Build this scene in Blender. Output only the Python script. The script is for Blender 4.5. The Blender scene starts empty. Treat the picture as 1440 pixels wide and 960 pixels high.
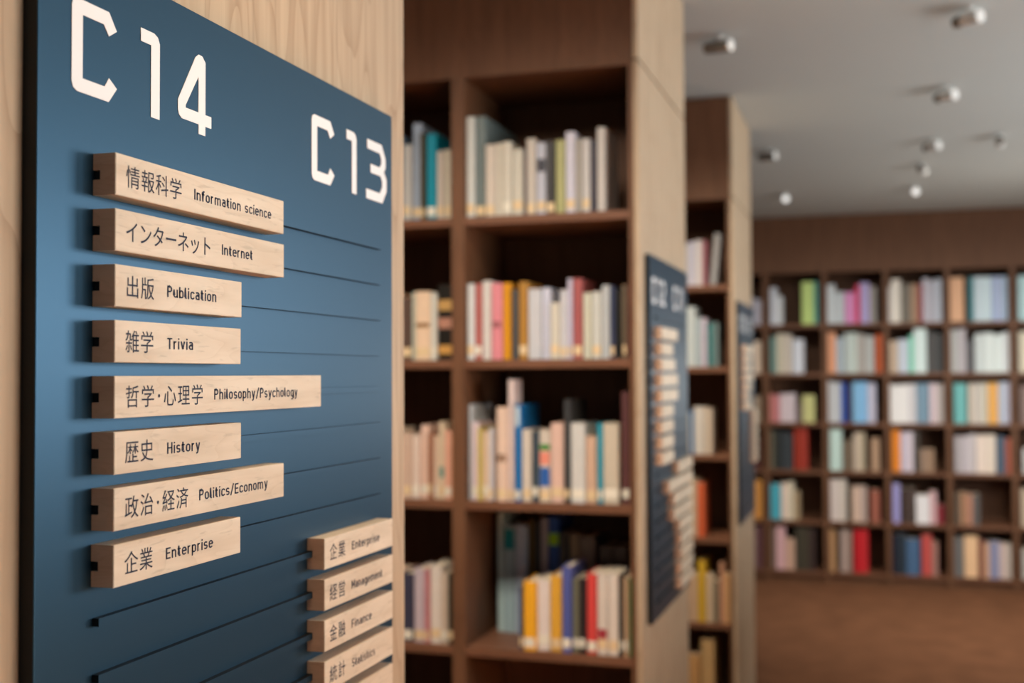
import bpy, bmesh, math, random
from mathutils import Vector, Matrix
random.seed(7)
C = bpy.context.scene.collection
SC = bpy.context.scene
S = 0.5                       # metres per survey unit
FLOOR = -2.90                 # floor height in survey units, eye level = 0
def W(x, y, z): return Vector((x*S, y*S, (z-FLOOR)*S))

# ------------------------------------------------------------------ camera
cam = bpy.data.cameras.new('camera'); camo = bpy.data.objects.new('camera', cam); C.objects.link(camo)
yaw, pitch, roll = map(math.radians, (17.17502, 1.64413, -0.26240))
fw = Vector((-math.sin(yaw)*math.cos(pitch), math.cos(yaw)*math.cos(pitch), math.sin(pitch)))
rt = Vector((math.cos(yaw), math.sin(yaw), 0)); up = rt.cross(fw)
r2 = rt*math.cos(roll) + up*math.sin(roll); u2 = r2.cross(fw)
M = Matrix((r2, u2, -fw)).transposed().to_4x4(); M.translation = W(1, 0, 0)
camo.matrix_world = M
cam.sensor_width = 36; cam.lens = 36*1652.5655/1440; cam.clip_start = .02
cam.dof.use_dof = True; cam.dof.focus_distance = 1.84*S; cam.dof.aperture_fstop = 4.7
SC.camera = camo

# ------------------------------------------------------------------ light
SC.view_settings.view_transform = 'Standard'; SC.view_settings.look = 'None'
SC.view_settings.exposure = 0; SC.view_settings.gamma = 1; SC.view_settings.use_curve_mapping = False
wd = bpy.data.worlds.new('world'); SC.world = wd; wd.use_nodes = True
wd.node_tree.nodes['Background'].inputs[0].default_value = (.92, .95, 1, 1)
wd.node_tree.nodes['Background'].inputs[1].default_value = .30
def area(name, loc, direction, sx, sy, power, col=(1, 1, 1), spread=180):
    l = bpy.data.lights.new(name, 'AREA'); l.shape = 'RECTANGLE'; l.size = sx; l.size_y = sy; l.energy = power; l.color = col
    l.spread = math.radians(spread)
    o = bpy.data.objects.new(name, l); C.objects.link(o); o.location = loc
    o.rotation_euler = Vector(direction).to_track_quat('-Z', 'Y').to_euler()
    return o
WX = 6.0                       # window wall
WIN = (1.0, 5.6, -.55, 1.35)   # window opening: y0, y1, z0, z1
WIN2 = (7.0, 11.4, -.55, 1.35)
def window_light(win, power, name):
    y0, y1, z0, z1 = win
    area(name, W(WX+.12, (y0+y1)/2, (z0+z1)/2), (-1, 0, 0), (y1-y0)*S, (z1-z0)*S, power, (.97, .985, 1))
window_light(WIN, 63, 'daylight_near_window')
window_light(WIN2, 70, 'daylight_far_window')
# warm ceiling lights over the aisles, plus added fill lamps marked below
area('aisle_light_near', W(-.55, 3.3, 2.17), (0, .55, -1), 1.0, .4, 22, (1, .87, .72), 104)
area('aisle_light_far', W(-.55, 7.4, 2.17), (0, .55, -1), 1.0, .4, 19, (1, .84, .66), 100)
area('hall_light', W(2.0, 13.2, 2.17), (0, .6, -1), 3.0, .5, 42, (1, .93, .82), 115)
pl = bpy.data.lights.new('added_far_fill', 'POINT'); pl.energy = 20; pl.shadow_soft_size = .2; pl.color = (1, .95, .87)  # unseen point light added to lift the far ceiling and shelves
plo = bpy.data.objects.new('added_far_fill', pl); C.objects.link(plo); plo.location = W(3.0, 13.6, -.1)
area('sign_light', W(.4, 1.75, 2.17), (-.05, 0, -1), .2, .5, 2.2, (1, .74, .48), 70)
area('added_floor_fill', W(2.3, 2.4, 2.17), (0, 0, -1), .6, .6, 88, (1, .76, .52), 52)  # unseen lamp added so the carpet bounces warm light under the tags

# ------------------------------------------------------------------ colour helpers and materials
def lin(c, g=1.0):
    return tuple(min(.9, (v/255/12.92 if v <= 10 else ((v/255+.055)/1.055)**2.4)*g) for v in c)
MATS = {}
def plain(name, col, rough=.6, spec=.4, emit=None, noise=0, nscale=30):
    if name in MATS: return MATS[name]
    m = bpy.data.materials.new(name); m.use_nodes = True; nt = m.node_tree; b = nt.nodes['Principled BSDF']
    b.inputs['Base Color'].default_value = (*col, 1); b.inputs['Roughness'].default_value = rough
    b.inputs['Specular IOR Level'].default_value = spec
    if emit: b.inputs['Emission Color'].default_value = (*emit[0], 1); b.inputs['Emission Strength'].default_value = emit[1]
    if noise:
        tc = nt.nodes.new('ShaderNodeTexCoord'); nz = nt.nodes.new('ShaderNodeTexNoise'); nz.inputs['Scale'].default_value = nscale
        nz.inputs['Detail'].default_value = 5
        mx = nt.nodes.new('ShaderNodeMix'); mx.data_type = 'RGBA'
        mx.inputs[6].default_value = (*[v*(1-noise) for v in col], 1); mx.inputs[7].default_value = (*[min(1, v*(1+noise)) for v in col], 1)
        nt.links.new(tc.outputs['Object'], nz.inputs['Vector']); nt.links.new(nz.outputs[0], mx.inputs[0]); nt.links.new(mx.outputs[2], b.inputs['Base Color'])
    MATS[name] = m; return m
def wood(name, dark, light, axis, scale=1.0, rough=.5, flecks=None, stretch=14, wave=.6, spec=.3, broad=.35):
    """grain runs along axis (0, 1 or 2)"""
    m = bpy.data.materials.new(name); m.use_nodes = True; nt = m.node_tree; N = nt.nodes; L = nt.links; b = N['Principled BSDF']
    b.inputs['Roughness'].default_value = rough; b.inputs['Specular IOR Level'].default_value = spec
    tc = N.new('ShaderNodeTexCoord'); oi = N.new('ShaderNodeObjectInfo')
    ad = N.new('ShaderNodeVectorMath'); ad.operation = 'MULTIPLY_ADD'; ad.inputs[1].default_value = (3.1, 7.7, 5.3)
    cv = N.new('ShaderNodeCombineXYZ')
    for i in range(3): L.new(oi.outputs['Random'], cv.inputs[i])
    L.new(cv.outputs[0], ad.inputs[0]); L.new(tc.outputs['Object'], ad.inputs[2])
    def mapped(s, st):
        mp = N.new('ShaderNodeMapping'); sc = [s*st]*3; sc[axis] = s; mp.inputs['Scale'].default_value = sc
        L.new(ad.outputs[0], mp.inputs['Vector']); return mp
    n1 = N.new('ShaderNodeTexNoise'); n1.inputs['Scale'].default_value = 1; n1.inputs['Detail'].default_value = 6; n1.inputs['Distortion'].default_value = .3
    L.new(mapped(1.2*scale, stretch).outputs[0], n1.inputs['Vector'])
    # cathedral figure: rings cut by a slow noise
    n0 = N.new('ShaderNodeTexNoise'); n0.inputs['Scale'].default_value = 1; n0.inputs['Detail'].default_value = 2
    L.new(mapped(.8*scale, 5).outputs[0], n0.inputs['Vector'])
    ml = N.new('ShaderNodeMath'); ml.operation = 'MULTIPLY'; ml.inputs[1].default_value = 11; L.new(n0.outputs[0], ml.inputs[0])
    fr = N.new('ShaderNodeMath'); fr.operation = 'FRACT'; L.new(ml.outputs[0], fr.inputs[0])
    pw = N.new('ShaderNodeMath'); pw.operation = 'POWER'; pw.inputs[1].default_value = 5; L.new(fr.outputs[0], pw.inputs[0])
    mw = N.new('ShaderNodeMath'); mw.operation = 'MULTIPLY'; mw.inputs[1].default_value = wave; L.new(pw.outputs[0], mw.inputs[0])
    mb = N.new('ShaderNodeMapRange'); mb.inputs['From Min'].default_value = .3; mb.inputs['From Max'].default_value = .72
    mb.inputs['To Min'].default_value = 0; mb.inputs['To Max'].default_value = broad*2
    L.new(n1.outputs[0], mb.inputs[0])
    sm = N.new('ShaderNodeMath'); sm.operation = 'ADD'; sm.use_clamp = True; L.new(mb.outputs[0], sm.inputs[0]); L.new(mw.outputs[0], sm.inputs[1])
    mx = N.new('ShaderNodeMix'); mx.data_type = 'RGBA'; mx.inputs[6].default_value = (*light, 1); mx.inputs[7].default_value = (*dark, 1)
    L.new(sm.outputs[0], mx.inputs[0]); out = mx.outputs[2]
    if flecks:
        n2 = N.new('ShaderNodeTexNoise'); n2.inputs['Scale'].default_value = 1; n2.inputs['Detail'].default_value = 3
        L.new(mapped(flecks[0], flecks[1]).outputs[0], n2.inputs['Vector'])
        cr = N.new('ShaderNodeMapRange'); cr.inputs['From Min'].default_value = .60; cr.inputs['From Max'].default_value = .72
        cr.inputs['To Max'].default_value = flecks[2]; L.new(n2.outputs[0], cr.inputs[0])
        m2 = N.new('ShaderNodeMix'); m2.data_type = 'RGBA'; m2.inputs[7].default_value = (*[v*.55 for v in dark], 1)
        L.new(cr.outputs[0], m2.inputs[0]); L.new(out, m2.inputs[6]); out = m2.outputs[2]
    L.new(out, b.inputs['Base Color'])
    bp = N.new('ShaderNodeBump'); bp.inputs['Strength'].default_value = .06; bp.inputs['Distance'].default_value = .002
    L.new(n1.outputs[0], bp.inputs['Height']); L.new(bp.outputs[0], b.inputs['Normal'])
    MATS[name] = m; return m

OAK = wood('oak_panel', (.36, .25, .155), (.525, .405, .275), 2, scale=2.4, stretch=24, wave=.5, rough=.55, flecks=(3.5, 70, .38))
BEECH = wood('beech_tag', (.55, .44, .315), (.71, .61, .475), 1, scale=6, stretch=9, wave=.25, rough=.5, flecks=(42, 7, .30), broad=.4)
ENDGRAIN = wood('beech_end_grain', (.56, .33, .205), (.72, .46, .30), 0, scale=14, stretch=4, wave=.3, rough=.7)
WALNUT = wood('dark_stained_wood', (.105, .045, .021), (.172, .080, .040), 2, scale=3, stretch=16, wave=.3, rough=.55)
WALNUT_H = wood('dark_stained_shelf_wood', (.13, .055, .028), (.20, .09, .05), 0, scale=3, stretch=16, wave=.3, rough=.5)
BLUE = plain('slate_blue_metallic_paint', (.031, .078, .126), .38, .4, noise=.04, nscale=3)
BLUE.node_tree.nodes['Principled BSDF'].inputs['Metallic'].default_value = .85
BLACKM = plain('black_metal', (.006, .006, .006), .5, .3)
WHITEV = plain('white_vinyl', (.82, .83, .83), .5, .3)
INK = plain('navy_ink', (.024, .029, .052), .6, .2)
CEIL = plain('ceiling_paint', (.53, .555, .535), .85, .1, noise=.04, nscale=1.5)
WALLP = plain('wall_paint', (.55, .52, .47), .8, .2, noise=.03, nscale=2)
CARPET = plain('brown_carpet', (.175, .078, .040), .95, .05, noise=.45, nscale=6)
LAMPW = plain('white_lamp_enamel', (.82, .82, .80), .4, .4)
LAMPD = plain('dark_lamp_bracket', (.17, .15, .125), .5, .4)
LENS_ON = plain('lit_lamp_lens', (.9, .9, .88), .3, .3, emit=((1, .98, .94), .75))
LENS_OFF = plain('lamp_lens', (.85, .85, .82), .3, .4)
PAGES = plain('book_pages', (.72, .62, .46), .9, .1, noise=.12, nscale=150)
STICK = plain('call_number_sticker', (.74, .56, .33), .6, .3)
STICK2 = plain('white_call_number_sticker', (.78, .74, .62), .6, .3)
FRAMEM = plain('window_frame_metal', (.2, .2, .2), .4, .5)

# ------------------------------------------------------------------ mesh helpers
class MB:
    def __init__(s): s.bm = bmesh.new()
    def box(s, a, b, mi=0):
        x0, y0, z0 = [min(p, q) for p, q in zip(a, b)]; x1, y1, z1 = [max(p, q) for p, q in zip(a, b)]
        v = [s.bm.verts.new(p) for p in ((x0,y0,z0),(x1,y0,z0),(x1,y1,z0),(x0,y1,z0),(x0,y0,z1),(x1,y0,z1),(x1,y1,z1),(x0,y1,z1))]
        for f in ((0,3,2,1),(4,5,6,7),(0,1,5,4),(1,2,6,5),(2,3,7,6),(3,0,4,7)):
            s.bm.faces.new([v[i] for i in f]).material_index = mi
        return s
    def prism(s, pts, ext, mi=0, cap=None, sides=None):
        """pts: closed loop of 3-D points, pushed along ext"""
        e = Vector(ext); a = [s.bm.verts.new(p) for p in pts]; b = [s.bm.verts.new(Vector(p)+e) for p in pts]; n = len(pts)
        f = s.bm.faces.new(a); f.material_index = mi if cap is None else cap
        f = s.bm.faces.new(list(reversed(b))); f.material_index = mi if cap is None else cap
        for i in range(n):
            f = s.bm.faces.new((a[i], b[i], b[(i+1)%n], a[(i+1)%n])); f.material_index = sides[i] if sides else mi
        return s
    def tube(s, p0, p1, r0, r1, n=20, mi=0):
        p0, p1 = Vector(p0), Vector(p1); q = (p1-p0).to_track_quat('Z', 'Y')
        ra = [s.bm.verts.new(p0+q@Vector((r0*math.cos(2*math.pi*i/n), r0*math.sin(2*math.pi*i/n), 0))) for i in range(n)]
        rb = [s.bm.verts.new(p1+q@Vector((r1*math.cos(2*math.pi*i/n), r1*math.sin(2*math.pi*i/n), 0))) for i in range(n)]
        for i in range(n): s.bm.faces.new((ra[i], ra[(i+1)%n], rb[(i+1)%n], rb[i])).material_index = mi
        s.bm.faces.new(list(reversed(ra))).material_index = mi; s.bm.faces.new(rb).material_index = mi
        return s
    def bevel(s, w, seg=2):
        bmesh.ops.bevel(s.bm, geom=[e for e in s.bm.edges], offset=w, segments=seg, profile=.6, affect='EDGES', clamp_overlap=True); return s
    def mesh(s, name, mats):
        bmesh.ops.recalc_face_normals(s.bm, faces=s.bm.faces)
        me = bpy.data.meshes.new(name); s.bm.to_mesh(me); s.bm.free()
        for m in mats if isinstance(mats, (list, tuple)) else [mats]: me.materials.append(m)
        return me
    def build(s, name, mats, parent=None, loc=(0, 0, 0)):
        o = bpy.data.objects.new(name, s.mesh(name, mats)); C.objects.link(o); o.location = loc
        if parent: o.parent = parent
        return o
def empty(name, loc, label, cat, group=None):
    o = bpy.data.objects.new(name, None); C.objects.link(o); o.location = loc; o.empty_display_size = .05
    return tag(o, label, cat, group)
def tag(o, label=None, cat=None, group=None, kind=None):
    if label: o['label'] = label
    if cat: o['category'] = cat
    if group: o['group'] = group
    if kind: o['kind'] = kind
    return o
def ubox(mb, x0, x1, y0, y1, z0, z1, o=Vector((0, 0, 0)), mi=0):
    return mb.box(W(x0, y0, z0)-o, W(x1, y1, z1)-o, mi)

# ------------------------------------------------------------------ the room
ZC, XL, YB, YW = 2.215, -8.0, -6.0, 16.92
BACK = YW+.75
def struct(name, mb, m, label=None):
    return tag(mb.build(name, m), label, None, None, 'structure')
struct('floor', ubox(MB(), XL, WX+.3, YB, BACK, FLOOR-.2, FLOOR), CARPET)
struct('ceiling', ubox(MB(), XL, WX+.3, YB, BACK, ZC, ZC+.2), CEIL)
struct('wall_back', ubox(MB(), XL, WX+.3, BACK, BACK+.2, FLOOR-.2, ZC+.2), WALLP)
struct('wall_left', ubox(MB(), XL-.2, XL, YB, BACK, FLOOR-.2, ZC+.2), WALLP)
mb = MB()
for y0, y1, z0, z1 in ((YB, BACK, FLOOR, WIN[2]), (YB, BACK, WIN[3], ZC), (YB, WIN[0], WIN[2], WIN[3]), (WIN[1], WIN2[0], WIN[2], WIN[3]), (WIN2[1], BACK, WIN[2], WIN[3])):
    ubox(mb, WX, WX+.3, y0, y1, z0, z1)
struct('wall_right', mb, WALLP)
struct('added_shade_wall', ubox(MB(), 3.35, 3.6, .5, 10.5, FLOOR, -.25), WALLP)  # unseen blocker added to keep window light off the lower end panels
for i, w in enumerate((WIN, WIN2)):
    mb = MB()
    y0, y1, z0, z1 = w
    for yy in (y0, (2*y0+y1)/3, (y0+2*y1)/3, y1): ubox(mb, WX+.02, WX+.1, yy-.03, yy+.03, z0, z1)
    for zz in (z0, z1): ubox(mb, WX+.02, WX+.1, y0, y1, zz-.03, zz+.03)
    struct('window_%d' % (i+1), mb, FRAMEM)

# ------------------------------------------------------------------ bookcases
PX = -.062                    # aisle face of every end panel
def bookcase(name, label, y0, y1, shelves, hz, top, seam, nb=3):
    """double-sided bookcase: end panel on the aisle, bays running away from it"""
    o = W(PX-1.2, (y0+y1)/2, FLOOR); root = empty(name, o, label, 'bookcase', 'free-standing bookcases along the aisle')
    xs = [-.113-.896*i for i in range(nb)]; xe = xs[-1]-.829-.067
    g = .006
    ubox(MB(), -.086, PX, y0, y1, FLOOR, seam-g, o).bevel(.0006).build('end_panel', OAK, root)
    ubox(MB(), -.086, PX, y0, y1, seam+g, top, o).bevel(.0006).build('upper_end_panel', OAK, root)
    ubox(MB(), -.112, -.088, y0+.004, y1-.004, FLOOR, hz, o).build('side_plank', WALNUT, root)
    ubox(MB(), xe, -.088, y0+.004, y1-.004, hz, top, o).build('header', WALNUT, root)
    ubox(MB(), xe, -.1125, y0+.05, y1-.05, FLOOR, shelves[-1]-.042, o).build('plinth', WALNUT, root)
    ym = (y0+y1)/2
    for i, x in enumerate(xs):
        ubox(MB(), x-.829-.067, x-.829, y0+.002, y1-.002, FLOOR, hz, o).bevel(.0008).build('partition', WALNUT, root)
        for z in shelves:
            ubox(MB(), x-.829, x, y0+.006, y1-.006, z-.042, z, o).bevel(.0008).build('shelf', WALNUT_H, root)
        ubox(MB(), x-.829, x, ym-.012, ym+.012, shelves[-1], hz, o).build('back_panel', WALNUT, root)
    return root
Y1, Y2, Y3 = (1.137, 2.573), (5.483, 6.905), (9.365, 10.76)
SH1 = [.785, .077, -.618, -1.334, -2.04, -2.745]
SH3 = [.709, .060, -.635, -1.292, -1.962, -2.64]
bookcase('bookcase', 'nearest light oak bookcase end carrying the large blue sign', *Y1, SH1, 1.48, 2.206, 1.503)
bookcase('bookcase', 'middle double-sided bookcase with dark shelves full of books and a pale oak end panel', *Y2, SH1, 1.48, 2.206, 1.503)
bookcase('bookcase', 'farthest free-standing bookcase, narrow in view, in front of the long wall of shelves', *Y3, SH3, 1.39, 2.206, 1.405)

FX = [-2.93, -2.11, -1.30, -.485, .325, 1.145, 1.94, 2.757, 3.57, 4.385, 5.2, 5.98]
FZ = [.6955, .0080, -.680, -1.345, -2.046, -2.745]
o = W(1.5, YW, FLOOR); far = empty('wall_bookcase', o, 'long dark brown wall bookcase of square bays at the end of the room', 'bookcase')
ubox(MB(), FX[0], FX[-1], YW, BACK-.01, 1.416, 2.21, o).build('header', WALNUT, far)
ubox(MB(), FX[0], FX[-1], BACK-.04, BACK-.01, FLOOR, 1.416, o).build('back_panel', WALNUT, far)
ubox(MB(), FX[0], FX[-1], YW+.06, BACK-.05, FLOOR, FZ[-1]-.05, o).build('plinth', WALNUT, far)
for x in FX: ubox(MB(), x-.035, x+.035, YW+.002, BACK-.045, FLOOR, 1.416, o).build('partition', WALNUT, far)
for x0, x1 in zip(FX, FX[1:]):
    for z in FZ: ubox(MB(), x0+.035, x1-.035, YW+.006, BACK-.045, z-.05, z, o).build('shelf', WALNUT_H, far)

# ------------------------------------------------------------------ lettering: a condensed stroke face and cut-out figures
H = .066                      # half stroke
def arc(cx, cy, rx, ry, a0, a1, n=9):
    return [(cx+rx*math.cos(math.radians(a0+(a1-a0)*i/n)), cy+ry*math.sin(math.radians(a0+(a1-a0)*i/n))) for i in range(n+1)]
XH = .73
def bowl(w, y0, y1, closed=True):
    r = w/2-H
    return [arc(w/2, y1-H-r, r, r, 0, 180) + arc(w/2, y0+H+r, r, r, 180, 360) + [(w-H, y1-H-r)]]
def glyph(c):
    w = .47; r = w/2-H
    if c == 'o': return w, bowl(w, 0, XH)
    if c == 'c': return .43, [arc(w/2, XH-H-r, r, r, 15, 180) + arc(w/2, H+r, r, r, 180, 345)]
    if c == 'e': return w, [[(H, .38), (w-H, .38), (w-H, XH-H-r)] + arc(w/2, XH-H-r, r, r, 0, 180) + arc(w/2, H+r, r, r, 180, 335)]
    if c == 'n': return w, [[(H, 0), (H, XH)], arc(w/2, XH-H-r, r, r, 180, 0) + [(w-H, 0)]]
    if c == 'h': return w, [[(H, 0), (H, 1)], arc(w/2, XH-H-r, r, r, 180, 0) + [(w-H, 0)]]
    if c == 'u': return w, [[(w-H, 0), (w-H, XH)], [(H, XH), (H, H+r)] + arc(w/2, H+r, r, r, 180, 360)]
    if c == 'm':
        q = .15
        return .76, [[(H, 0), (H, XH)], arc(H+q+.005, XH-H-q, q, q, 180, 0) + [(H+2*q+.005, 0)], arc(H+3*q+.01, XH-H-q, q, q, 180, 0) + [(H+4*q+.01, 0)]]
    if c == 'r': return .33, [[(H, 0), (H, XH)], arc(w/2, XH-H-r, r, r, 180, 75)]
    if c == 'i': return .132, [[(H, 0), (H, XH)], [(H, .86), (H, 1.0)]]
    if c == 'l': return .21, [[(H, 1), (H, H+.09)] + arc(H+.09, H+.09, .09, .09, 180, 270) + [(.21, H)]]
    if c == 't': return .33, [[(.13, .94), (.13, H+.1)] + arc(.23, H+.1, .1, .1, 180, 270) + [(.31, H)], [(0, XH-H), (.31, XH-H)]]
    if c == 'f': return .33, [[(.12, 0), (.12, .86)] + arc(.22, .86, .1, .075, 180, 90) + [(.32, .935)], [(0, XH-H), (.30, XH-H)]]
    if c == 'a':
        return .45, [[(.05, XH-.07)] + arc(.22, XH-H-.14, .165, .14, 120, 0) + [(.385, 0)],
                     [(.385, .41), (.2, .41)] + arc(.2, .238, .134, .172, 90, 270) + [(.385, H)]]
    if c == 's':
        return .43, [arc(.215, XH-H-.145, .15, .145, 25, 180, 10) + arc(.16, .44, .09, .075, 190, 260, 4)[1:] + [(.28, .345)] + arc(.29, .25, .08, .085, 70, 0, 4) + arc(.215, H+.135, .15, .135, 0, -155, 10)[1:]]
    if c == 'g': return w, bowl(w, 0, XH) + [[(w-H, XH), (w-H, -.1)] + arc(w/2, -.1, r, .13, 0, -140)]
    if c == 'b': return w, bowl(w, 0, XH) + [[(H, 0), (H, 1)]]
    if c == 'p': return w, bowl(w, 0, XH) + [[(H, -.26), (H, XH)]]
    if c == 'v': return .45, [[(.055, XH), (.225, .04)], [(.395, XH), (.225, .04)]]
    if c == 'y': return .46, [[(.055, XH), (.23, .06)], [(.405, XH), (.215, -.12), (.15, -.2), (.04, -.2)]]
    if c == 'I': return .14, [[(.07, 0), (.07, 1)]]
    if c == 'P': return .5, [[(H, 0), (H, 1)], [(H, 1-H), (.27, 1-H)] + arc(.27, .715, .17, .219, 90, -90) + [(H, .496)]]
    if c == 'T': return .5, [[(.25, 0), (.25, 1)], [(0, 1-H), (.5, 1-H)]]
    if c == 'H': return .54, [[(H, 0), (H, 1)], [(.54-H, 0), (.54-H, 1)], [(H, .52), (.54-H, .52)]]
    if c == 'E': return .46, [[(H, 0), (H, 1)], [(H, 1-H), (.46, 1-H)], [(H, H), (.46, H)], [(H, .52), (.41, .52)]]
    if c == 'F': return .44, [[(H, 0), (H, 1)], [(H, 1-H), (.44, 1-H)], [(H, .5), (.39, .5)]]
    if c == 'M': return .64, [[(H, 0), (H, 1)], [(.64-H, 0), (.64-H, 1)], [(H, .95), (.32, .3)], [(.64-H, .95), (.32, .3)]]
    if c == 'S':
        return .5, [arc(.25, 1-H-.18, .185, .18, 25, 180, 10) + arc(.17, .6, .105, .09, 195, 260, 4)[1:] + [(.34, .475)] + arc(.345, .36, .09, .1, 70, 0, 4) + arc(.25, H+.185, .185, .185, 0, -155, 10)[1:]]
    if c == '/': return .4, [[(.03, -.08), (.37, 1.05)]]
    return .3, []
def stroke(bm, pts, h, put):
    P = [Vector((a, b)) for a, b in pts]; n = len(P); closed = (P[0]-P[-1]).length < 1e-6
    L = []; R = []
    for i in range(n):
        a = P[i-1] if i else (P[-2] if closed else None); b = P[i+1] if i < n-1 else (P[1] if closed else None)
        d0 = (P[i]-a).normalized() if a is not None else (b-P[i]).normalized()
        d1 = (b-P[i]).normalized() if b is not None else d0
        t = d0+d1; t = t.normalized() if t.length > 1e-6 else d1
        nrm = Vector((-t.y, t.x)); k = h/max(.5, nrm.dot(Vector((-d1.y, d1.x))))
        L.append(bm.verts.new(put(P[i]+nrm*k))); R.append(bm.verts.new(put(P[i]-nrm*k)))
    for i in range(n-1): bm.faces.new((L[i], R[i], R[i+1], L[i+1]))
def text_width(t, gap=.13): return sum(glyph(c)[0] for c in t) + gap*(len(t)-1)
def english(mb, t, y0, y1, zbase, cap, X, o):
    """one line of letters in the plane X between y0 and y1 (survey units)"""
    k = (y1-y0)/text_width(t); cur = 0
    for c in t:
        w, st = glyph(c)
        for s in st:
            stroke(mb.bm, s, H, lambda q, cur=cur: W(X, y0+k*(cur+q.x), zbase+cap*q.y)-o)
        cur += w+.13
def kanji_mesh(ch):
    cu = bpy.data.curves.new('glyph', 'FONT'); cu.body = ch; cu.resolution_u = 4; cu.offset = 0
    ob = bpy.data.objects.new('glyph', cu); C.objects.link(ob); bpy.context.view_layer.update()
    me = bpy.data.meshes.new_from_object(ob.evaluated_get(bpy.context.evaluated_depsgraph_get()))
    bpy.data.objects.remove(ob); bpy.data.curves.remove(cu)
    return me
KJ = {}
def japanese(mb, t, y0, y1, zc, X, o, em=.0338):
    units = [.5 if c == '・' else 1 for c in t]; tot = sum(units); pitch = (y1-y0+.0022)/tot; cur = 0
    for c, u in zip(t, units):
        if c not in KJ: KJ[c] = kanji_mesh(c)
        me = KJ[c]; xc = y0-.0011+pitch*(cur+u/2); cur += u
        kx = min(em, pitch*1.03) if u == 1 else em*.7; em_ = em if u == 1 else em*.7
        vs = [mb.bm.verts.new(W(X, xc+(v.co.x-.5)*kx, zc+(v.co.y-.375)*em_)-o) for v in me.vertices]
        for p in me.polygons:
            try: mb.bm.faces.new([vs[i] for i in p.vertices])
            except ValueError: pass
FIG = {
 'C': ([(0,.09),(.025,.03),(.09,0),(.63,0),(.775,.175),(.635,.265),(.56,.155),(.18,.155),(.18,.84),(.54,.84),(.63,.73),(.77,.82),(.63,1),(.09,1),(.025,.97),(0,.91)], []),
 '1': ([(0,1),(.26,1),(.335,.97),(.375,.90),(.375,0),(.20,0),(.20,.845),(0,.845)], []),
 '4': ([(0,.34),(.385,.95),(.455,1),(.54,.995),(.61,.93),(.61,.268),(.75,.268),(.75,.12),(.61,.12),(.61,0),(.455,0),(.455,.12),(.085,.12),(.02,.16),(0,.21)], [(.45,.72),(.165,.30),(.165,.268),(.455,.268)]),
 '3': ([(.05,1),(.64,1),(.81,.78),(.81,.63),(.74,.545),(.85,.43),(.85,.23),(.67,0),(0,0),(0,.158),(.57,.158),(.665,.28),(.665,.37),(.60,.455),(.18,.455),(.18,.60),(.56,.60),(.63,.67),(.63,.76),(.56,.842),(.05,.842)], []),
 '2': ([(.03,1),(.62,1),(.80,.80),(.80,.60),(.24,.16),(.80,.16),(.80,0),(0,0),(0,.18),(.62,.68),(.62,.75),(.54,.84),(.03,.84)], []),
 '0': ([(0,.17),(.15,0),(.66,0),(.81,.17),(.81,.83),(.66,1),(.15,1),(0,.83)], [(.18,.24),(.18,.76),(.24,.84),(.57,.84),(.63,.76),(.63,.24),(.57,.16),(.24,.16)]),
 '9': ([(0,.55),(.14,.40),(.63,.40),(.63,.24),(.56,.16),(.06,.16),(.06,0),(.66,0),(.81,.17),(.81,.83),(.66,1),(.15,1),(0,.83)], [(.18,.60),(.18,.76),(.24,.84),(.57,.84),(.63,.76),(.63,.56),(.22,.56)]),
}
def figure(parent, o, ch, y0, z0, h, X):
    outer, hole = FIG[ch]; cu = bpy.data.curves.new('figure', 'CURVE'); cu.dimensions = '2D'; cu.fill_mode = 'BOTH'; cu.extrude = .0002
    for loop in (outer, hole):
        if loop:
            sp = cu.splines.new('POLY'); sp.points.add(len(loop)-1); sp.use_cyclic_u = True
            for p, q in zip(sp.points, loop): p.co = (q[0]*h*S, q[1]*h*S, 0, 1)
    ob = bpy.data.objects.new('tmp', cu); C.objects.link(ob); bpy.context.view_layer.update()
    me = bpy.data.meshes.new_from_object(ob.evaluated_get(bpy.context.evaluated_depsgraph_get()))
    bpy.data.objects.remove(ob); bpy.data.curves.remove(cu)
    me.transform(Matrix(((0, 0, 1, 0), (1, 0, 0, 0), (0, 1, 0, 0), (0, 0, 0, 1))))
    me.name = 'figure'; me.materials.append(WHITEV)
    f = bpy.data.objects.new('figure', me); C.objects.link(f); f.parent = parent; f.location = W(X, y0, z0)-o
    return f

# ------------------------------------------------------------------ sign boards and their wooden tags
XB = -.0368                   # front of the board
PITCH, TH, ROW0 = .0773, .0583, .3106
def sign_board(y0, label, codes, nrail=19):
    """y0: near edge of the board"""
    zt, zb = .585, -1.20; y1 = y0+1.172
    o = W(PX, (y0+y1)/2, zb); root = empty('sign_board', o, label, 'sign', 'blue direction signs on the bookcase ends')
    e = .0012
    ubox(MB(), PX+.0005, XB-.003, y0+e, y1-e, zb+e, zt-e, o).build('backing_board', BLACKM, root)
    ubox(MB(), XB-.0029, XB, y0, y1, zb, zt, o).bevel(.0006).build('face_panel', BLUE, root)
    for k in range(nrail):
        zc = ROW0-.0301-PITCH*k; ya, yb = y0+.117, y0+1.092
        mb = MB(); p = [W(XB+.0002, ya, zc-.0056)-o, W(XB+.0110, ya, zc-.0056)-o, W(XB+.0110, ya, zc+.0056)-o, W(XB+.0002, ya, zc+.0056)-o]
        mb.prism(p, (0, (yb-ya)*S, 0), 0, cap=1, sides=[1, 0, 1, 1])
        mb.build('rail', [BLUE, BLACKM], root)
    for t, yy, zz in codes:
        for c, dy in zip(t, (0, .157, .2545)):
            figure(root, o, c, y0+yy+dy, zz, .1285, XB+.0006)
    return root
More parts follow.
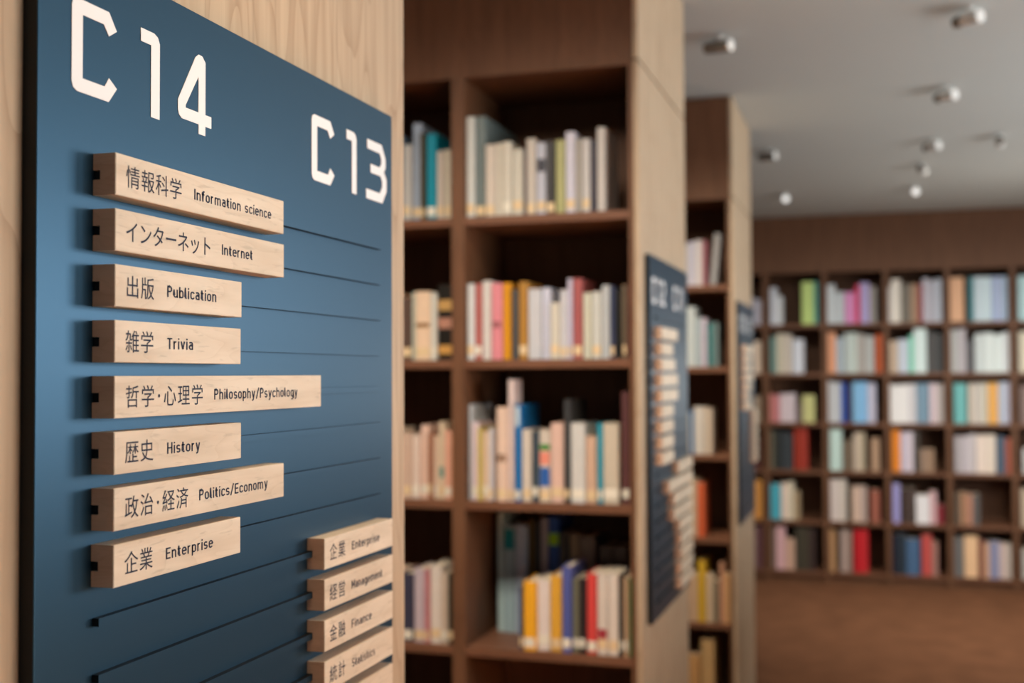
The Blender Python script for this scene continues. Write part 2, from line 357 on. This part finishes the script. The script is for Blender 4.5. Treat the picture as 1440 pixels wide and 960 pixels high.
def wooden_tag(y0, y1, row, label, group, jp=None, en=None):
    zt = ROW0-PITCH*row; zb = zt-TH; o = W(XB, y0, zb)
    n0, n1, nx = zt-.0365, zt-.0232, -.0252
    prof = [(XB+.0003, zb), (0, zb), (0, zt), (XB+.0003, zt), (XB+.0003, n1), (nx, n1), (nx, n0), (XB+.0003, n0)]
    root = empty('wooden_tag', o, label, 'sign tag', group)
    mb = MB(); mb.prism([W(x, y0, z)-o for x, z in prof], (0, (y1-y0)*S, 0), 0, cap=1)
    ed = [e for e in mb.bm.edges if all(v.co.x > -o.x-1e-5 for v in e.verts) or False]
    bmesh.ops.bevel(mb.bm, geom=ed, offset=.0004, segments=2, affect='EDGES')
    mb.build('block', [BEECH, ENDGRAIN], root)
    if jp:
        m = MB(); japanese(m, jp[0], jp[1], jp[2], (zt+zb)/2, .0004, o); tag(m.build('japanese_lettering', INK, root), 'dark navy Japanese lettering')
    if en:
        m = MB(); english(m, en[0], en[1], en[2], (zt+zb)/2-.0086, .0168, .0004, o); tag(m.build('english_lettering', INK, root), 'dark navy English lettering')
    return root
SY = (1.270, 5.612, 9.49)
sign_board(SY[0], 'large slate blue sign board reading C14 and C13, sharp and closest to the viewer', [('C14', .0655, .3905), ('C13', .776, .3805)])
sign_board(SY[1], 'dark blue sign board on the end of the middle bookcase, out of focus', [('C12', .0655, .350), ('C11', .70, .350)])
sign_board(SY[2], 'smallest dark blue sign board on the end of the farthest free-standing bookcase', [('C10', .0655, .350), ('C9', .70, .350)])
G1, G2 = 'wooden subject tags on the nearest sign', 'wooden subject tags in the right column of the nearest sign'
A = 1.3835
for r, (y1, jp, je, en, e0, e1) in enumerate((
        (1.8665, '情報科学', 1.5464, 'Information science', 1.5795, 1.8205), (1.8675, 'インターネット', 1.6290, 'Internet', 1.6603, 1.7573),
        (1.7225, '出版', 1.4759, 'Publication', 1.5082, 1.6437), (1.7200, '雑学', 1.4752, 'Trivia', 1.5085, 1.5775),
        (2.0137, '哲学・心理学', 1.6073, 'Philosophy/Psychology', 1.6382, 1.9182), (1.7216, '歴史', 1.4757, 'History', 1.5095, 1.5976),
        (1.8680, '政治・経済', 1.5666, 'Politics/Economy', 1.5960, 1.8093), (1.7200, '企業', 1.4751, 'Enterprise', 1.5075, 1.6352))):
    wooden_tag(A, y1, r, 'pale wooden tag reading %s in the left column of the nearest blue sign' % en, G1, (jp, 1.4066, je), (en, e0, e1))
for r, (jp, en, e0, e1) in enumerate((('企業', 'Enterprise', 2.1500, 2.2845), ('経営', 'Management', 2.1480, 2.2985), ('金融', 'Finance', 2.1480, 2.2440), ('統計', 'Statistics', 2.1500, 2.2612))):
    wooden_tag(2.0285, 2.356, 8+r, 'pale wooden tag reading %s in the right column of the nearest blue sign' % en, G2, (jp, 2.0485, 2.1208), (en, e0, e1))
wooden_tag(2.0285, 2.356, 12, 'wooden tag at the picture bottom, just below the one reading Statistics', G2)
ORD = ['first', 'second', 'third', 'fourth', 'fifth', 'sixth', 'seventh', 'eighth', 'ninth', 'tenth', 'eleventh', 'twelfth', 'thirteenth', 'fourteenth', 'fifteenth', 'sixteenth', 'seventeenth', 'eighteenth', 'nineteenth', 'twentieth', 'twenty-first', 'twenty-second', 'twenty-third', 'twenty-fourth', 'twenty-fifth', 'twenty-sixth', 'twenty-seventh', 'twenty-eighth', 'twenty-ninth', 'thirtieth']
def small_tags(base, spec, where):
    n = {}
    for col, row, a, b in spec:
        n[col] = n.get(col, 0)+1
        wooden_tag(base+a, base+b, row, 'blurred pale wooden tag, %s from top in the %s column of the %s' % (ORD[n[col]-1], col, where), 'wooden tags on the %s' % where)
S2 = [('left', r, .113, .113+l) for r, l in zip(range(1, 10), (.485, .337, .40, .485, .485, .337, .337, .337, .337))]
S2 += [('right', r, a, 1.086) for r, a in zip(range(9, 18), (.60, .60, .30, .45, .45, .62, .66, .66, .66))]
S2 = [t for t in S2 if not (t[0] == 'right' and t[1] == 9)] + [('right', 18, .66, 1.086)]
small_tags(SY[1], S2, 'middle blurred sign')
S3 = [('left', r, .113, .113+l) for r, l in zip(range(1, 8), (.63, .485, .485, .63, .485, .337, .485))] + [('right', r, .76, 1.086) for r in range(8, 14)]
small_tags(SY[2], S3, 'farthest blurred sign')

# ------------------------------------------------------------------ books
BM = {}
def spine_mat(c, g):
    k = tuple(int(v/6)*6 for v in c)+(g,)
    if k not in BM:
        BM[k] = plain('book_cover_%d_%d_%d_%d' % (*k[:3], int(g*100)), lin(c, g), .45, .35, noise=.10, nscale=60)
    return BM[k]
def colour_word(c):
    r, g, b = c; mx, mn = max(c), min(c); s = (mx-mn)/max(mx, 1)
    if mx < 62: return 'black'
    if s < .17: return 'white' if mn > 172 else 'pale grey' if mn > 135 else 'grey' if mn > 80 else 'dark grey'
    h = (60*((g-b)/(mx-mn)) if mx == r else 120+60*((b-r)/(mx-mn)) if mx == g else 240+60*((r-g)/(mx-mn))) % 360
    if s < .34:
        if h < 70: return 'cream' if mx > 185 else 'beige' if mx > 130 else 'dull brown'
        if h < 170: return 'grey-green'
        if h < 260: return 'pale blue' if mx > 150 else 'slate blue'
        return 'pale pink' if mx > 150 else 'mauve'
    if h < 14 or h > 345: return 'pink' if mx > 200 and s < .5 else 'red' if mx > 140 else 'maroon'
    if h < 45: return 'tan' if s < .55 and mx > 130 else 'orange' if mx > 160 else 'brown'
    if h < 64: return 'yellow' if mx > 150 else 'olive'
    if h < 165: return 'lime green' if mx > 150 else 'green'
    if h < 200: return 'teal'
    if h < 260: return 'blue'
    if h < 290: return 'purple'
    return 'magenta pink'
def book(x0, x1, ysp, z, h, c, g, label, group, full=True, lean=0, patch=None, sticker=True, depth=None):
    """a standing book, spine towards the viewer; survey units"""
    gm = sum(c)/3; c = tuple(int(v*.92+gm*.08) for v in c)
    w = (x1-x0)*S-.0006; hh = h*S; d = (depth*S) if depth else min(.72*hh, .21 if full else .2); o = W((x0+x1)/2, ysp, z)+Vector((0, 0, abs(math.sin(lean))*w/2))
    m = spine_mat(c, g); t = min(.0022, w*.16)
    loop = [(-w/2, d), (-w/2, .0035), (-w/2+.0025 if w > .012 else -w/2+.001, 0), (w/2-.0025 if w > .012 else w/2-.001, 0), (w/2, .0035), (w/2, d), (w/2-t, d), (w/2-t, .006), (-w/2+t, .006), (-w/2+t, d)]
    mb = MB(); mb.prism([Vector((a, b, .0004)) for a, b in loop], (0, 0, hh))
    if not full:
        mb.box((-w/2+t, .006, .0025), (w/2-t, d-.003, hh-.003), 1)
        r = mb.build('book', [m, PAGES], None, o); tag(r, label, 'book', group)
    else:
        r = empty('book', o, label, 'book', group)
        mb.build('cover', m, r)
        MB().box((-w/2+t+.0002, .0062, .003), (w/2-t-.0002, d-.004, hh-.0035)).build('pages', PAGES, r)
        if sticker and w > .009 and random.random() < sticker:
            q0 = random.uniform(.006, .016)
            MB().box((-w/2+.002, -.0006, q0), (w/2-.002, .0001, q0+.022)).build('call_number_label', STICK if random.random() < .65 else STICK2, r)
        if patch:
            for pc, f0, f1 in patch:
                tag(MB().box((-w/2+.0022, -.0005, hh*f0), (w/2-.0022, .0001, hh*f1)).build('title_block', spine_mat(pc, g), r), '%s title block' % colour_word(pc))
    if lean: r.rotation_euler = (0, lean, 0)
    return r
def size_word(h, w):
    return ('tall ' if h > .50 else 'short ' if h < .34 else '') + ('thick ' if w > .085 else 'thin ' if w < .04 else '')
def shelf_row(items, fx, fz, z, ysp, g, place, group, full=True, stick=0):
    """items: (left px, right px, colour, top px[, options]); fx maps px to x, fz maps px to height"""
    for i, it in enumerate(items):
        a, b, c, t = it[:4]; op = dict(it[4]) if len(it) > 4 else {}
        back = op.pop('back', 0); xa, xb = fx(a), fx(b); h = fz(t)
        if 'sticker' not in op: op['sticker'] = stick
        lab = '%s%s book, %s from left, %s' % (size_word(h, xb-xa), colour_word(c), ORD[i], place)
        book(xa, xb, ysp+back+random.uniform(0, .025), z, h, c, g, lab, group, full, **op)
SHELF = ['top shelf', 'second shelf', 'third shelf', 'fourth shelf', 'fifth shelf', 'bottom shelf']
dk = lambda *c: c
# --- middle bookcase, wide bay beside the end panel
ZB2 = [(.003318, 0)]
fx = lambda p: -.943+(560+p/4-652.0)*(.829/233.0)+.002
def fzq(oy, base):                         # crop row offset, px where books stand
    return lambda t: (base-t)/4*.003345
GA = 'books on the middle bookcase'
R1 = [(368,418,(195,200,195),195),(419,479,(105,120,120),195,{'depth':.56}),(481,539,(200,190,175),372),(541,579,(205,200,185),365),(581,634,(200,195,180),360),(636,699,(195,192,178),405),
      (701,717,(70,60,85),405),(719,771,(190,182,170),350),(773,831,(180,185,200),375,{'patch':[((60,60,70),.60,.78)]}),(833,884,(55,52,52),370),(886,939,(165,165,110),370),(941,997,(195,195,210),325),
      (999,1029,(165,160,150),370),(1031,1079,(190,188,185),370),(1081,1114,(60,58,75),380),(1118,1166,(190,185,180),312)]
R2 = [(372,412,(200,205,205),205),(413,455,(175,95,90),205),(456,510,(205,200,195),190),(511,574,(215,130,140),205,{'patch':[((150,90,95),.42,.5)]}),(576,624,(215,145,20),205),(627,664,(75,75,75),245),
      (666,719,(175,125,50),200),(721,799,(190,192,198),245),(801,849,(195,198,215),240),(851,904,(200,195,180),330),(906,944,(195,195,200),255),(946,974,(190,185,205),190),(976,1029,(165,85,85),190),
      (1031,1079,(195,195,175),275),(1081,1134,(195,197,190),270),(1136,1184,(185,192,195),235),(1186,1214,(50,60,90),240),(1216,1249,(35,35,30),262),(1251,1279,(110,95,75),235),(1281,1296,(95,30,40),240)]
R3 = [(372,388,(185,195,200),185),(390,430,(215,195,200),290),(431,450,(200,180,90),320),(451,490,(215,190,165),345),(491,520,(205,200,205),325),(540,604,(220,190,170),200,{'patch':[((150,120,100),.42,.5)]}),
      (606,640,(215,195,190),38,{'depth':.14}),(646,680,(20,110,180),185,{'patch':[((190,210,220),.78,.98)]}),(682,740,(205,195,180),330),(742,780,(60,75,85),340),(783,848,(205,190,175),330,{'patch':[((60,130,50),.72,.80),((225,140,120),.52,.70),((50,95,165),.22,.48)]}),
      (850,924,(215,180,165),290),(926,958,(60,60,60),155),(960,1040,(200,200,195),290),(1042,1106,(205,170,145),365),(1110,1139,(40,150,175),290),(1141,1229,(195,185,165),290),(1240,1284,(100,60,60),110)]
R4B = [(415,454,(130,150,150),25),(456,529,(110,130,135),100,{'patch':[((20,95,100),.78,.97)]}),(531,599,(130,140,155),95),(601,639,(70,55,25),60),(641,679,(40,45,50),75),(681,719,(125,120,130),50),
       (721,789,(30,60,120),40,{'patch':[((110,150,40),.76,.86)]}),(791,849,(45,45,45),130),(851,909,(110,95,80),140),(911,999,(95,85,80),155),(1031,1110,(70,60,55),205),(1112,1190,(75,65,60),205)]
R4F = [(668,692,(40,50,80),430),(694,764,(225,160,30),395),(766,839,(205,195,190),388),(841,909,(215,160,50),360),(911,964,(75,85,150),300),(966,1004,(110,110,90),370),(1006,1044,(45,35,35),362),
       (1046,1104,(205,65,60),335),(1106,1164,(195,185,175),330,{'patch':[((150,50,60),.12,.32)]}),(1166,1224,(200,190,180),330),(1226,1249,(50,45,40),342),(1251,1279,(170,140,110),350),(1281,1296,(40,110,60),350)]
PL = ', middle bookcase, wide bay'
G2F = 1.05
shelf_row(R1, fx, fzq(100, 800), SH1[0], Y2[0]+.03, G2F, SHELF[0]+PL, GA, stick=.6)
shelf_row(R2, fx, fzq(340, 657), SH1[1], Y2[0]+.03, G2F, SHELF[1]+PL, GA, stick=.5)
shelf_row(R3, fx, fzq(520, 750), SH1[2], Y2[0]+.03, G2F, SHELF[2]+PL, GA, stick=1)
shelf_row(R4F, fx, fzq(720, 790), SH1[3], Y2[0]+.02, 1.2, 'fourth shelf front row'+PL, GA, stick=1)
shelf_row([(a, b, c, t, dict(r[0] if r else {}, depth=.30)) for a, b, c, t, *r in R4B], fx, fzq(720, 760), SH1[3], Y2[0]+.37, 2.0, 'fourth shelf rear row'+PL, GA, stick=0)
# --- the next bay, half hidden by the near bookcase
PN = ', middle bookcase, half-hidden bay'
N1 = [(-120,-70,(190,185,175),330),(-68,-20,(90,110,130),300),(-18,32,(180,180,175),360),(36,89,(150,165,185),232),(91,118,(70,62,40),300),(121,183,(0,140,165),302),(186,226,(195,185,175),412),(228,270,(195,180,165),405)]
N2 = [(-110,-40,(190,150,120),250),(-38,34,(90,70,60),280),(36,52,(190,200,185),250),(54,144,(225,195,165),245,{'patch':[((140,100,60),.48,.54)]}),(146,184,(205,205,195),255),(187,285,(30,25,20),207,{'patch':[((200,150,80),.08,.2),((190,150,90),.66,.8),((180,130,110),.42,.56)],'sticker':0})]
N3 = [(-120,-60,(210,190,170),300),(-58,34,(200,170,150),330),(36,79,(215,195,180),340),(81,129,(225,190,170),282),(131,159,(160,110,85),330),(161,189,(215,190,160),345),(191,229,(215,195,165),262,{'patch':[((110,150,140),.28,.42)]}),(231,273,(225,165,140),312),(275,292,(220,165,100),330)]
N4 = [(-110,-40,(200,150,130),290),(-38,36,(60,60,80),300),(40,109,(195,180,190),272),(111,139,(190,120,125),268),(141,209,(215,205,195),247),(211,249,(200,180,160),292),(251,289,(40,45,35),287)]
N5 = [(-60,36,(90,70,60),925),(40,98,(200,150,130),930),(100,158,(190,140,120),940)]
for k, (N, by) in enumerate(((N1, 825), (N2, 660), (N3, 722), (N4, 705))):
    shelf_row(N, fx, fzq(0, by), SH1[k], Y2[0]+.03, G2F, SHELF[k]+PN, GA, stick=1)
shelf_row(N5, fx, lambda t: (1280-t)/4*.003345, SH1[4], Y2[0]+.03, G2F, SHELF[4]+PN, GA, stick=1)
# --- farthest free-standing bookcase
fx3 = lambda p: -.4054+(860+p/4-968)*.00565
GB = 'books on the farthest free-standing bookcase'; PB = ', farthest free-standing bookcase'
f3 = lambda base: (lambda t: (base-t)/4*.00575)
G3F = 1.15
for k, (N, base) in enumerate((
    ([(365,413,(175,172,165),400),(415,454,(170,170,185),385),(456,498,(185,180,180),377),(500,522,(150,90,100),380),(538,576,(140,140,140),345,{'lean':.10})], 630),
    ([(370,404,(120,120,125),790),(406,454,(170,180,180),762),(456,489,(150,165,170),822),(491,519,(175,165,180),825),(521,559,(60,110,110),852),(561,582,(110,130,130),850)], 1095),
    ([(380,418,(190,180,160),380),(420,440,(30,110,170),372),(442,500,(185,180,170),350),(502,545,(180,165,145),357)], 612),
    ([(390,456,(185,160,130),780),(458,498,(200,90,50),800)], 1100),
    ([(380,412,(190,160,130),360),(413,454,(190,160,130),350),(456,500,(200,160,40),272),(502,544,(190,170,140),352),(546,574,(120,110,90),382),(576,604,(190,140,110),280),(606,637,(205,160,110),340)], 610),
    ([(400,462,(190,145,90),792),(470,545,(185,150,100),705)], 1080))):
    shelf_row([(a, b, c, t, *r) for a, b, c, t, *r in N], fx3, f3(base), SH3[k], Y3[0]+.03, G3F, SHELF[k]+PB, GB, full=False)
# --- wall bookcase: six shelves, bays counted from the left edge of what shows
GC = 'books on the long wall bookcase'
BAYS = ['narrow bay', 'first full bay', 'second full bay', 'third full bay', 'fourth full bay', 'fifth full bay']
def far_row(k, cells, base, ox):
    f = lambda p: FX[3]+.0095*(p*.2709+1060-ox)
    for bay, items in cells.items():
        X0, X1 = FX[2+bay]+.037, FX[3+bay]-.037
        out = []
        cur = X0
        for a, b, c, t, *n in items:
            for q in range(n[0] if n else 1):
                m = n[0] if n else 1
                xa = f(a+(b-a)*q/m); xb = f(a+(b-a)*(q+1)/m)
                xa = max(xa, cur+.002); xb = min(xb, X1-.002)
                if xb-xa < .02: continue
                cur = xb
                dv = random.randint(-16, 12) if m > 1 else 0; cc = tuple(max(5, min(235, v+dv+(random.randint(-4, 4) if m > 1 else 0))) for v in c)
                out.append((xa, xb, cc, (base-t)*.2709*.00985*random.uniform(.97, 1.03 if m > 1 else 1.0)))
        for i, (xa, xb, c, h) in enumerate(out):
            h = min(h, .60)
            lab = '%s%s book, %s from left, %s, %s, wall bookcase' % (size_word(h, xb-xa), colour_word(c), ORD[i], SHELF[k], BAYS[bay])
            book(xa, xb, YW+.05+random.uniform(0, .05), FZ[k], h, c, GF, lab, GC, False)
GF = 1.5
far_row(0, {0: [(-60,-5,(150,150,160),560),(0,45,(180,180,195),575)], 1: [(85,118,(185,190,200),512),(119,150,(190,195,200),560),(255,320,(165,190,110),485),(322,338,(60,150,140),485),(340,355,(60,60,70),500)],
  2: [(375,430,(180,190,195),500),(432,480,(170,180,185),545),(482,535,(190,120,170),545),(536,560,(190,30,75),505),(561,610,(150,140,185),495),(611,645,(130,125,120),520)],
  3: [(690,720,(190,190,190),520),(721,770,(200,195,185),485),(771,820,(100,95,85),510),(821,855,(150,120,95),515),(856,878,(130,40,50),515),(880,975,(165,165,180),492,3)],
  4: [(1015,1085,(195,150,115),475),(1110,1134,(60,120,130),480),(1135,1220,(165,190,195),475,2),(1221,1300,(145,165,190),475,3)], 5: [(1350,1410,(160,190,200),470,2),(1412,1460,(180,180,170),490)]}, 712, 1076)
far_row(1, {0: [(-70,-10,(160,120,90),760),(-5,40,(200,180,160),790)], 1: [(85,119,(90,120,115),770),(120,200,(180,175,160),755,2),(206,265,(180,190,205),782)], 2: [(375,435,(200,140,105),745),(436,475,(150,165,175),775),(477,545,(170,180,175),757,2),(547,632,(165,165,160),770,2),(640,680,(170,75,35),762)],
  3: [(702,755,(170,150,130),800),(756,810,(170,180,195),790),(811,835,(110,190,165),772),(836,900,(185,210,210),735),(905,980,(60,62,65),760,2)], 4: [(1020,1095,(165,165,170),747,2),(1097,1138,(70,70,75),800),(1140,1320,(185,195,200),770,4)], 5: [(1352,1405,(190,185,165),760),(1407,1460,(150,150,160),780)]}, 966, 1077)
far_row(2, {0: [(-60,-10,(120,90,70),200),(-8,40,(150,130,110),195)], 1: [(78,140,(175,110,110),190,2),(141,224,(190,175,180),185,2),(226,258,(90,75,75),230),(260,325,(165,165,110),192,2)], 2: [(378,464,(180,180,185),125,2),(466,490,(20,70,160),125),(491,524,(45,40,70),130),(526,600,(120,165,205),125,2),(602,645,(165,165,185),130)],
  3: [(690,850,(195,195,200),135,4),(852,915,(100,130,150),130),(917,985,(175,165,165),135,2)], 4: [(1038,1100,(90,160,160),130),(1110,1202,(180,175,160),130,3),(1205,1253,(205,150,70),125),(1255,1325,(170,175,195),122,2)], 5: [(1360,1410,(120,100,95),140),(1412,1460,(160,160,165),140)]}, 335, 1078.5)
far_row(3, {0: [(-60,-20,(150,70,50),400),(-15,35,(90,50,45),420)], 1: [(80,110,(90,85,70),380),(112,210,(50,55,55),390,3),(216,290,(155,55,45),360,2)], 2: [(378,405,(160,130,100),440),(407,470,(165,190,185),370),(476,528,(100,85,70),430),(531,590,(180,165,145),390,2),(620,665,(155,125,100),420)],
  3: [(692,725,(140,60,60),375),(727,770,(205,120,30),370),(772,835,(185,180,190),385,2),(840,868,(60,55,50),380),(870,940,(150,130,110),470,2)], 4: [(1042,1146,(165,160,165),400,3),(1150,1240,(190,180,165),395,2),(1242,1287,(65,80,100),400),(1290,1330,(155,80,60),410)], 5: [(1372,1420,(175,175,175),460),(1422,1460,(120,110,100),420)]}, 590, 1079.5)
far_row(4, {0: [(-30,8,(110,60,50),660),(10,52,(190,130,60),640)], 1: [(95,150,(60,150,170),662),(152,218,(195,180,165),655,2),(220,250,(150,130,100),700)], 2: [(380,410,(150,115,100),655),(412,495,(190,180,175),632,2),(500,524,(70,60,50),680),(526,600,(185,165,150),670,2),(620,668,(140,80,65),680)],
  3: [(697,770,(130,130,180),650,2),(772,845,(65,55,55),670,2),(850,918,(200,200,210),700),(920,953,(185,150,155),680),(955,992,(120,35,45),750)], 4: [(1045,1068,(90,80,70),690),(1070,1130,(160,120,95),690,2),(1132,1165,(80,80,80),690)], 5: [(1365,1420,(175,160,140),660),(1422,1460,(150,140,130),680)]}, 850, 1081)
far_row(5, {0: [(-30,18,(120,100,90),160),(20,60,(95,60,65),160)], 1: [(78,123,(120,95,85),175,2),(126,174,(190,150,155),145),(176,225,(180,145,125),240),(230,335,(65,58,52),170,3)], 2: [(382,440,(185,140,100),190,2),(466,525,(150,130,125),190,2),(535,608,(170,20,30),175,2)],
  3: [(722,800,(40,45,60),190,2),(802,870,(60,90,125),215),(880,930,(175,70,65),195),(932,960,(150,110,100),230)], 4: [(1040,1088,(95,95,95),200),(1090,1158,(205,170,130),190),(1160,1183,(110,50,45),200),(1185,1210,(190,150,120),225),(1212,1260,(120,125,155),215),(1262,1318,(190,175,165),225,2)], 5: [(1370,1420,(170,165,160),250),(1422,1460,(140,120,110),240)]}, 402, 1082)

# ------------------------------------------------------------------ ceiling spotlights
def spotlight(x, y, aim, lit, label, head='white'):
    k = 1.030; o = W(1+(x-1)*k, y*k, ZC); r = empty('ceiling_spotlight', o, label, 'ceiling light', 'small spotlights on the ceiling')
    d = Vector(aim).normalized(); c = Vector((0, 0, -.033)); q = d*.038
    mb = MB(); mb.tube((0, 0, -.0005), (0, 0, -.006), .012, .011, 24); mb.tube((0, 0, -.008), (0, 0, -.016), .006, .006, 12); mb.build('mount', LAMPW, r)
    mb = MB(); mb.tube(c-q*1.5, c-q*.75, .017, .0195, 28); mb.build('rear_housing', LAMPD, r)
    mb = MB(); mb.tube(c-q*.75, c+q*.95, .0195, .0205, 28); mb.build('lamp_head', LAMPW if head == 'white' else LAMPD, r)
    mb = MB(); mb.tube(c+q*.95, c+q*1.02, .0205, .020, 28); mb.build('lens', LENS_ON if lit else LENS_OFF, r)
    return r
spotlight(.085, 7.49, (1, -.42, -.04), False, 'dark ceiling spotlight with pale lens beside the top of the middle bookcase', 'dark')
spotlight(.05, 11.45, (1, -.5, -.04), False, 'dark ceiling spotlight with pale lens just beside the farthest free-standing bookcase', 'dark')
spotlight(.0, 14.33, (.1, -1, -.08), True, 'round glowing ceiling spotlight above the first full bay of the wall bookcase')
spotlight(1.47, 14.25, (-.03, -1, -.08), True, 'round glowing ceiling spotlight at the far end of the long row')
spotlight(1.56, 7.36, (1, -1, -.06), False, 'white ceiling spotlight nearest the viewer in the long row')
spotlight(1.545, 9.38, (1, -1.1, -.06), False, 'white ceiling spotlight second in the long row')
spotlight(1.533, 11.43, (1, -1.2, -.06), False, 'white ceiling spotlight third in the long row')
spotlight(1.49, 12.75, (.3, 1, -.03), False, 'faint ceiling spotlight fourth in the long row')
spotlight(2.10, 11.42, (.1, 1, -.03), False, 'dark ceiling spotlight turned away, off beside the long row')
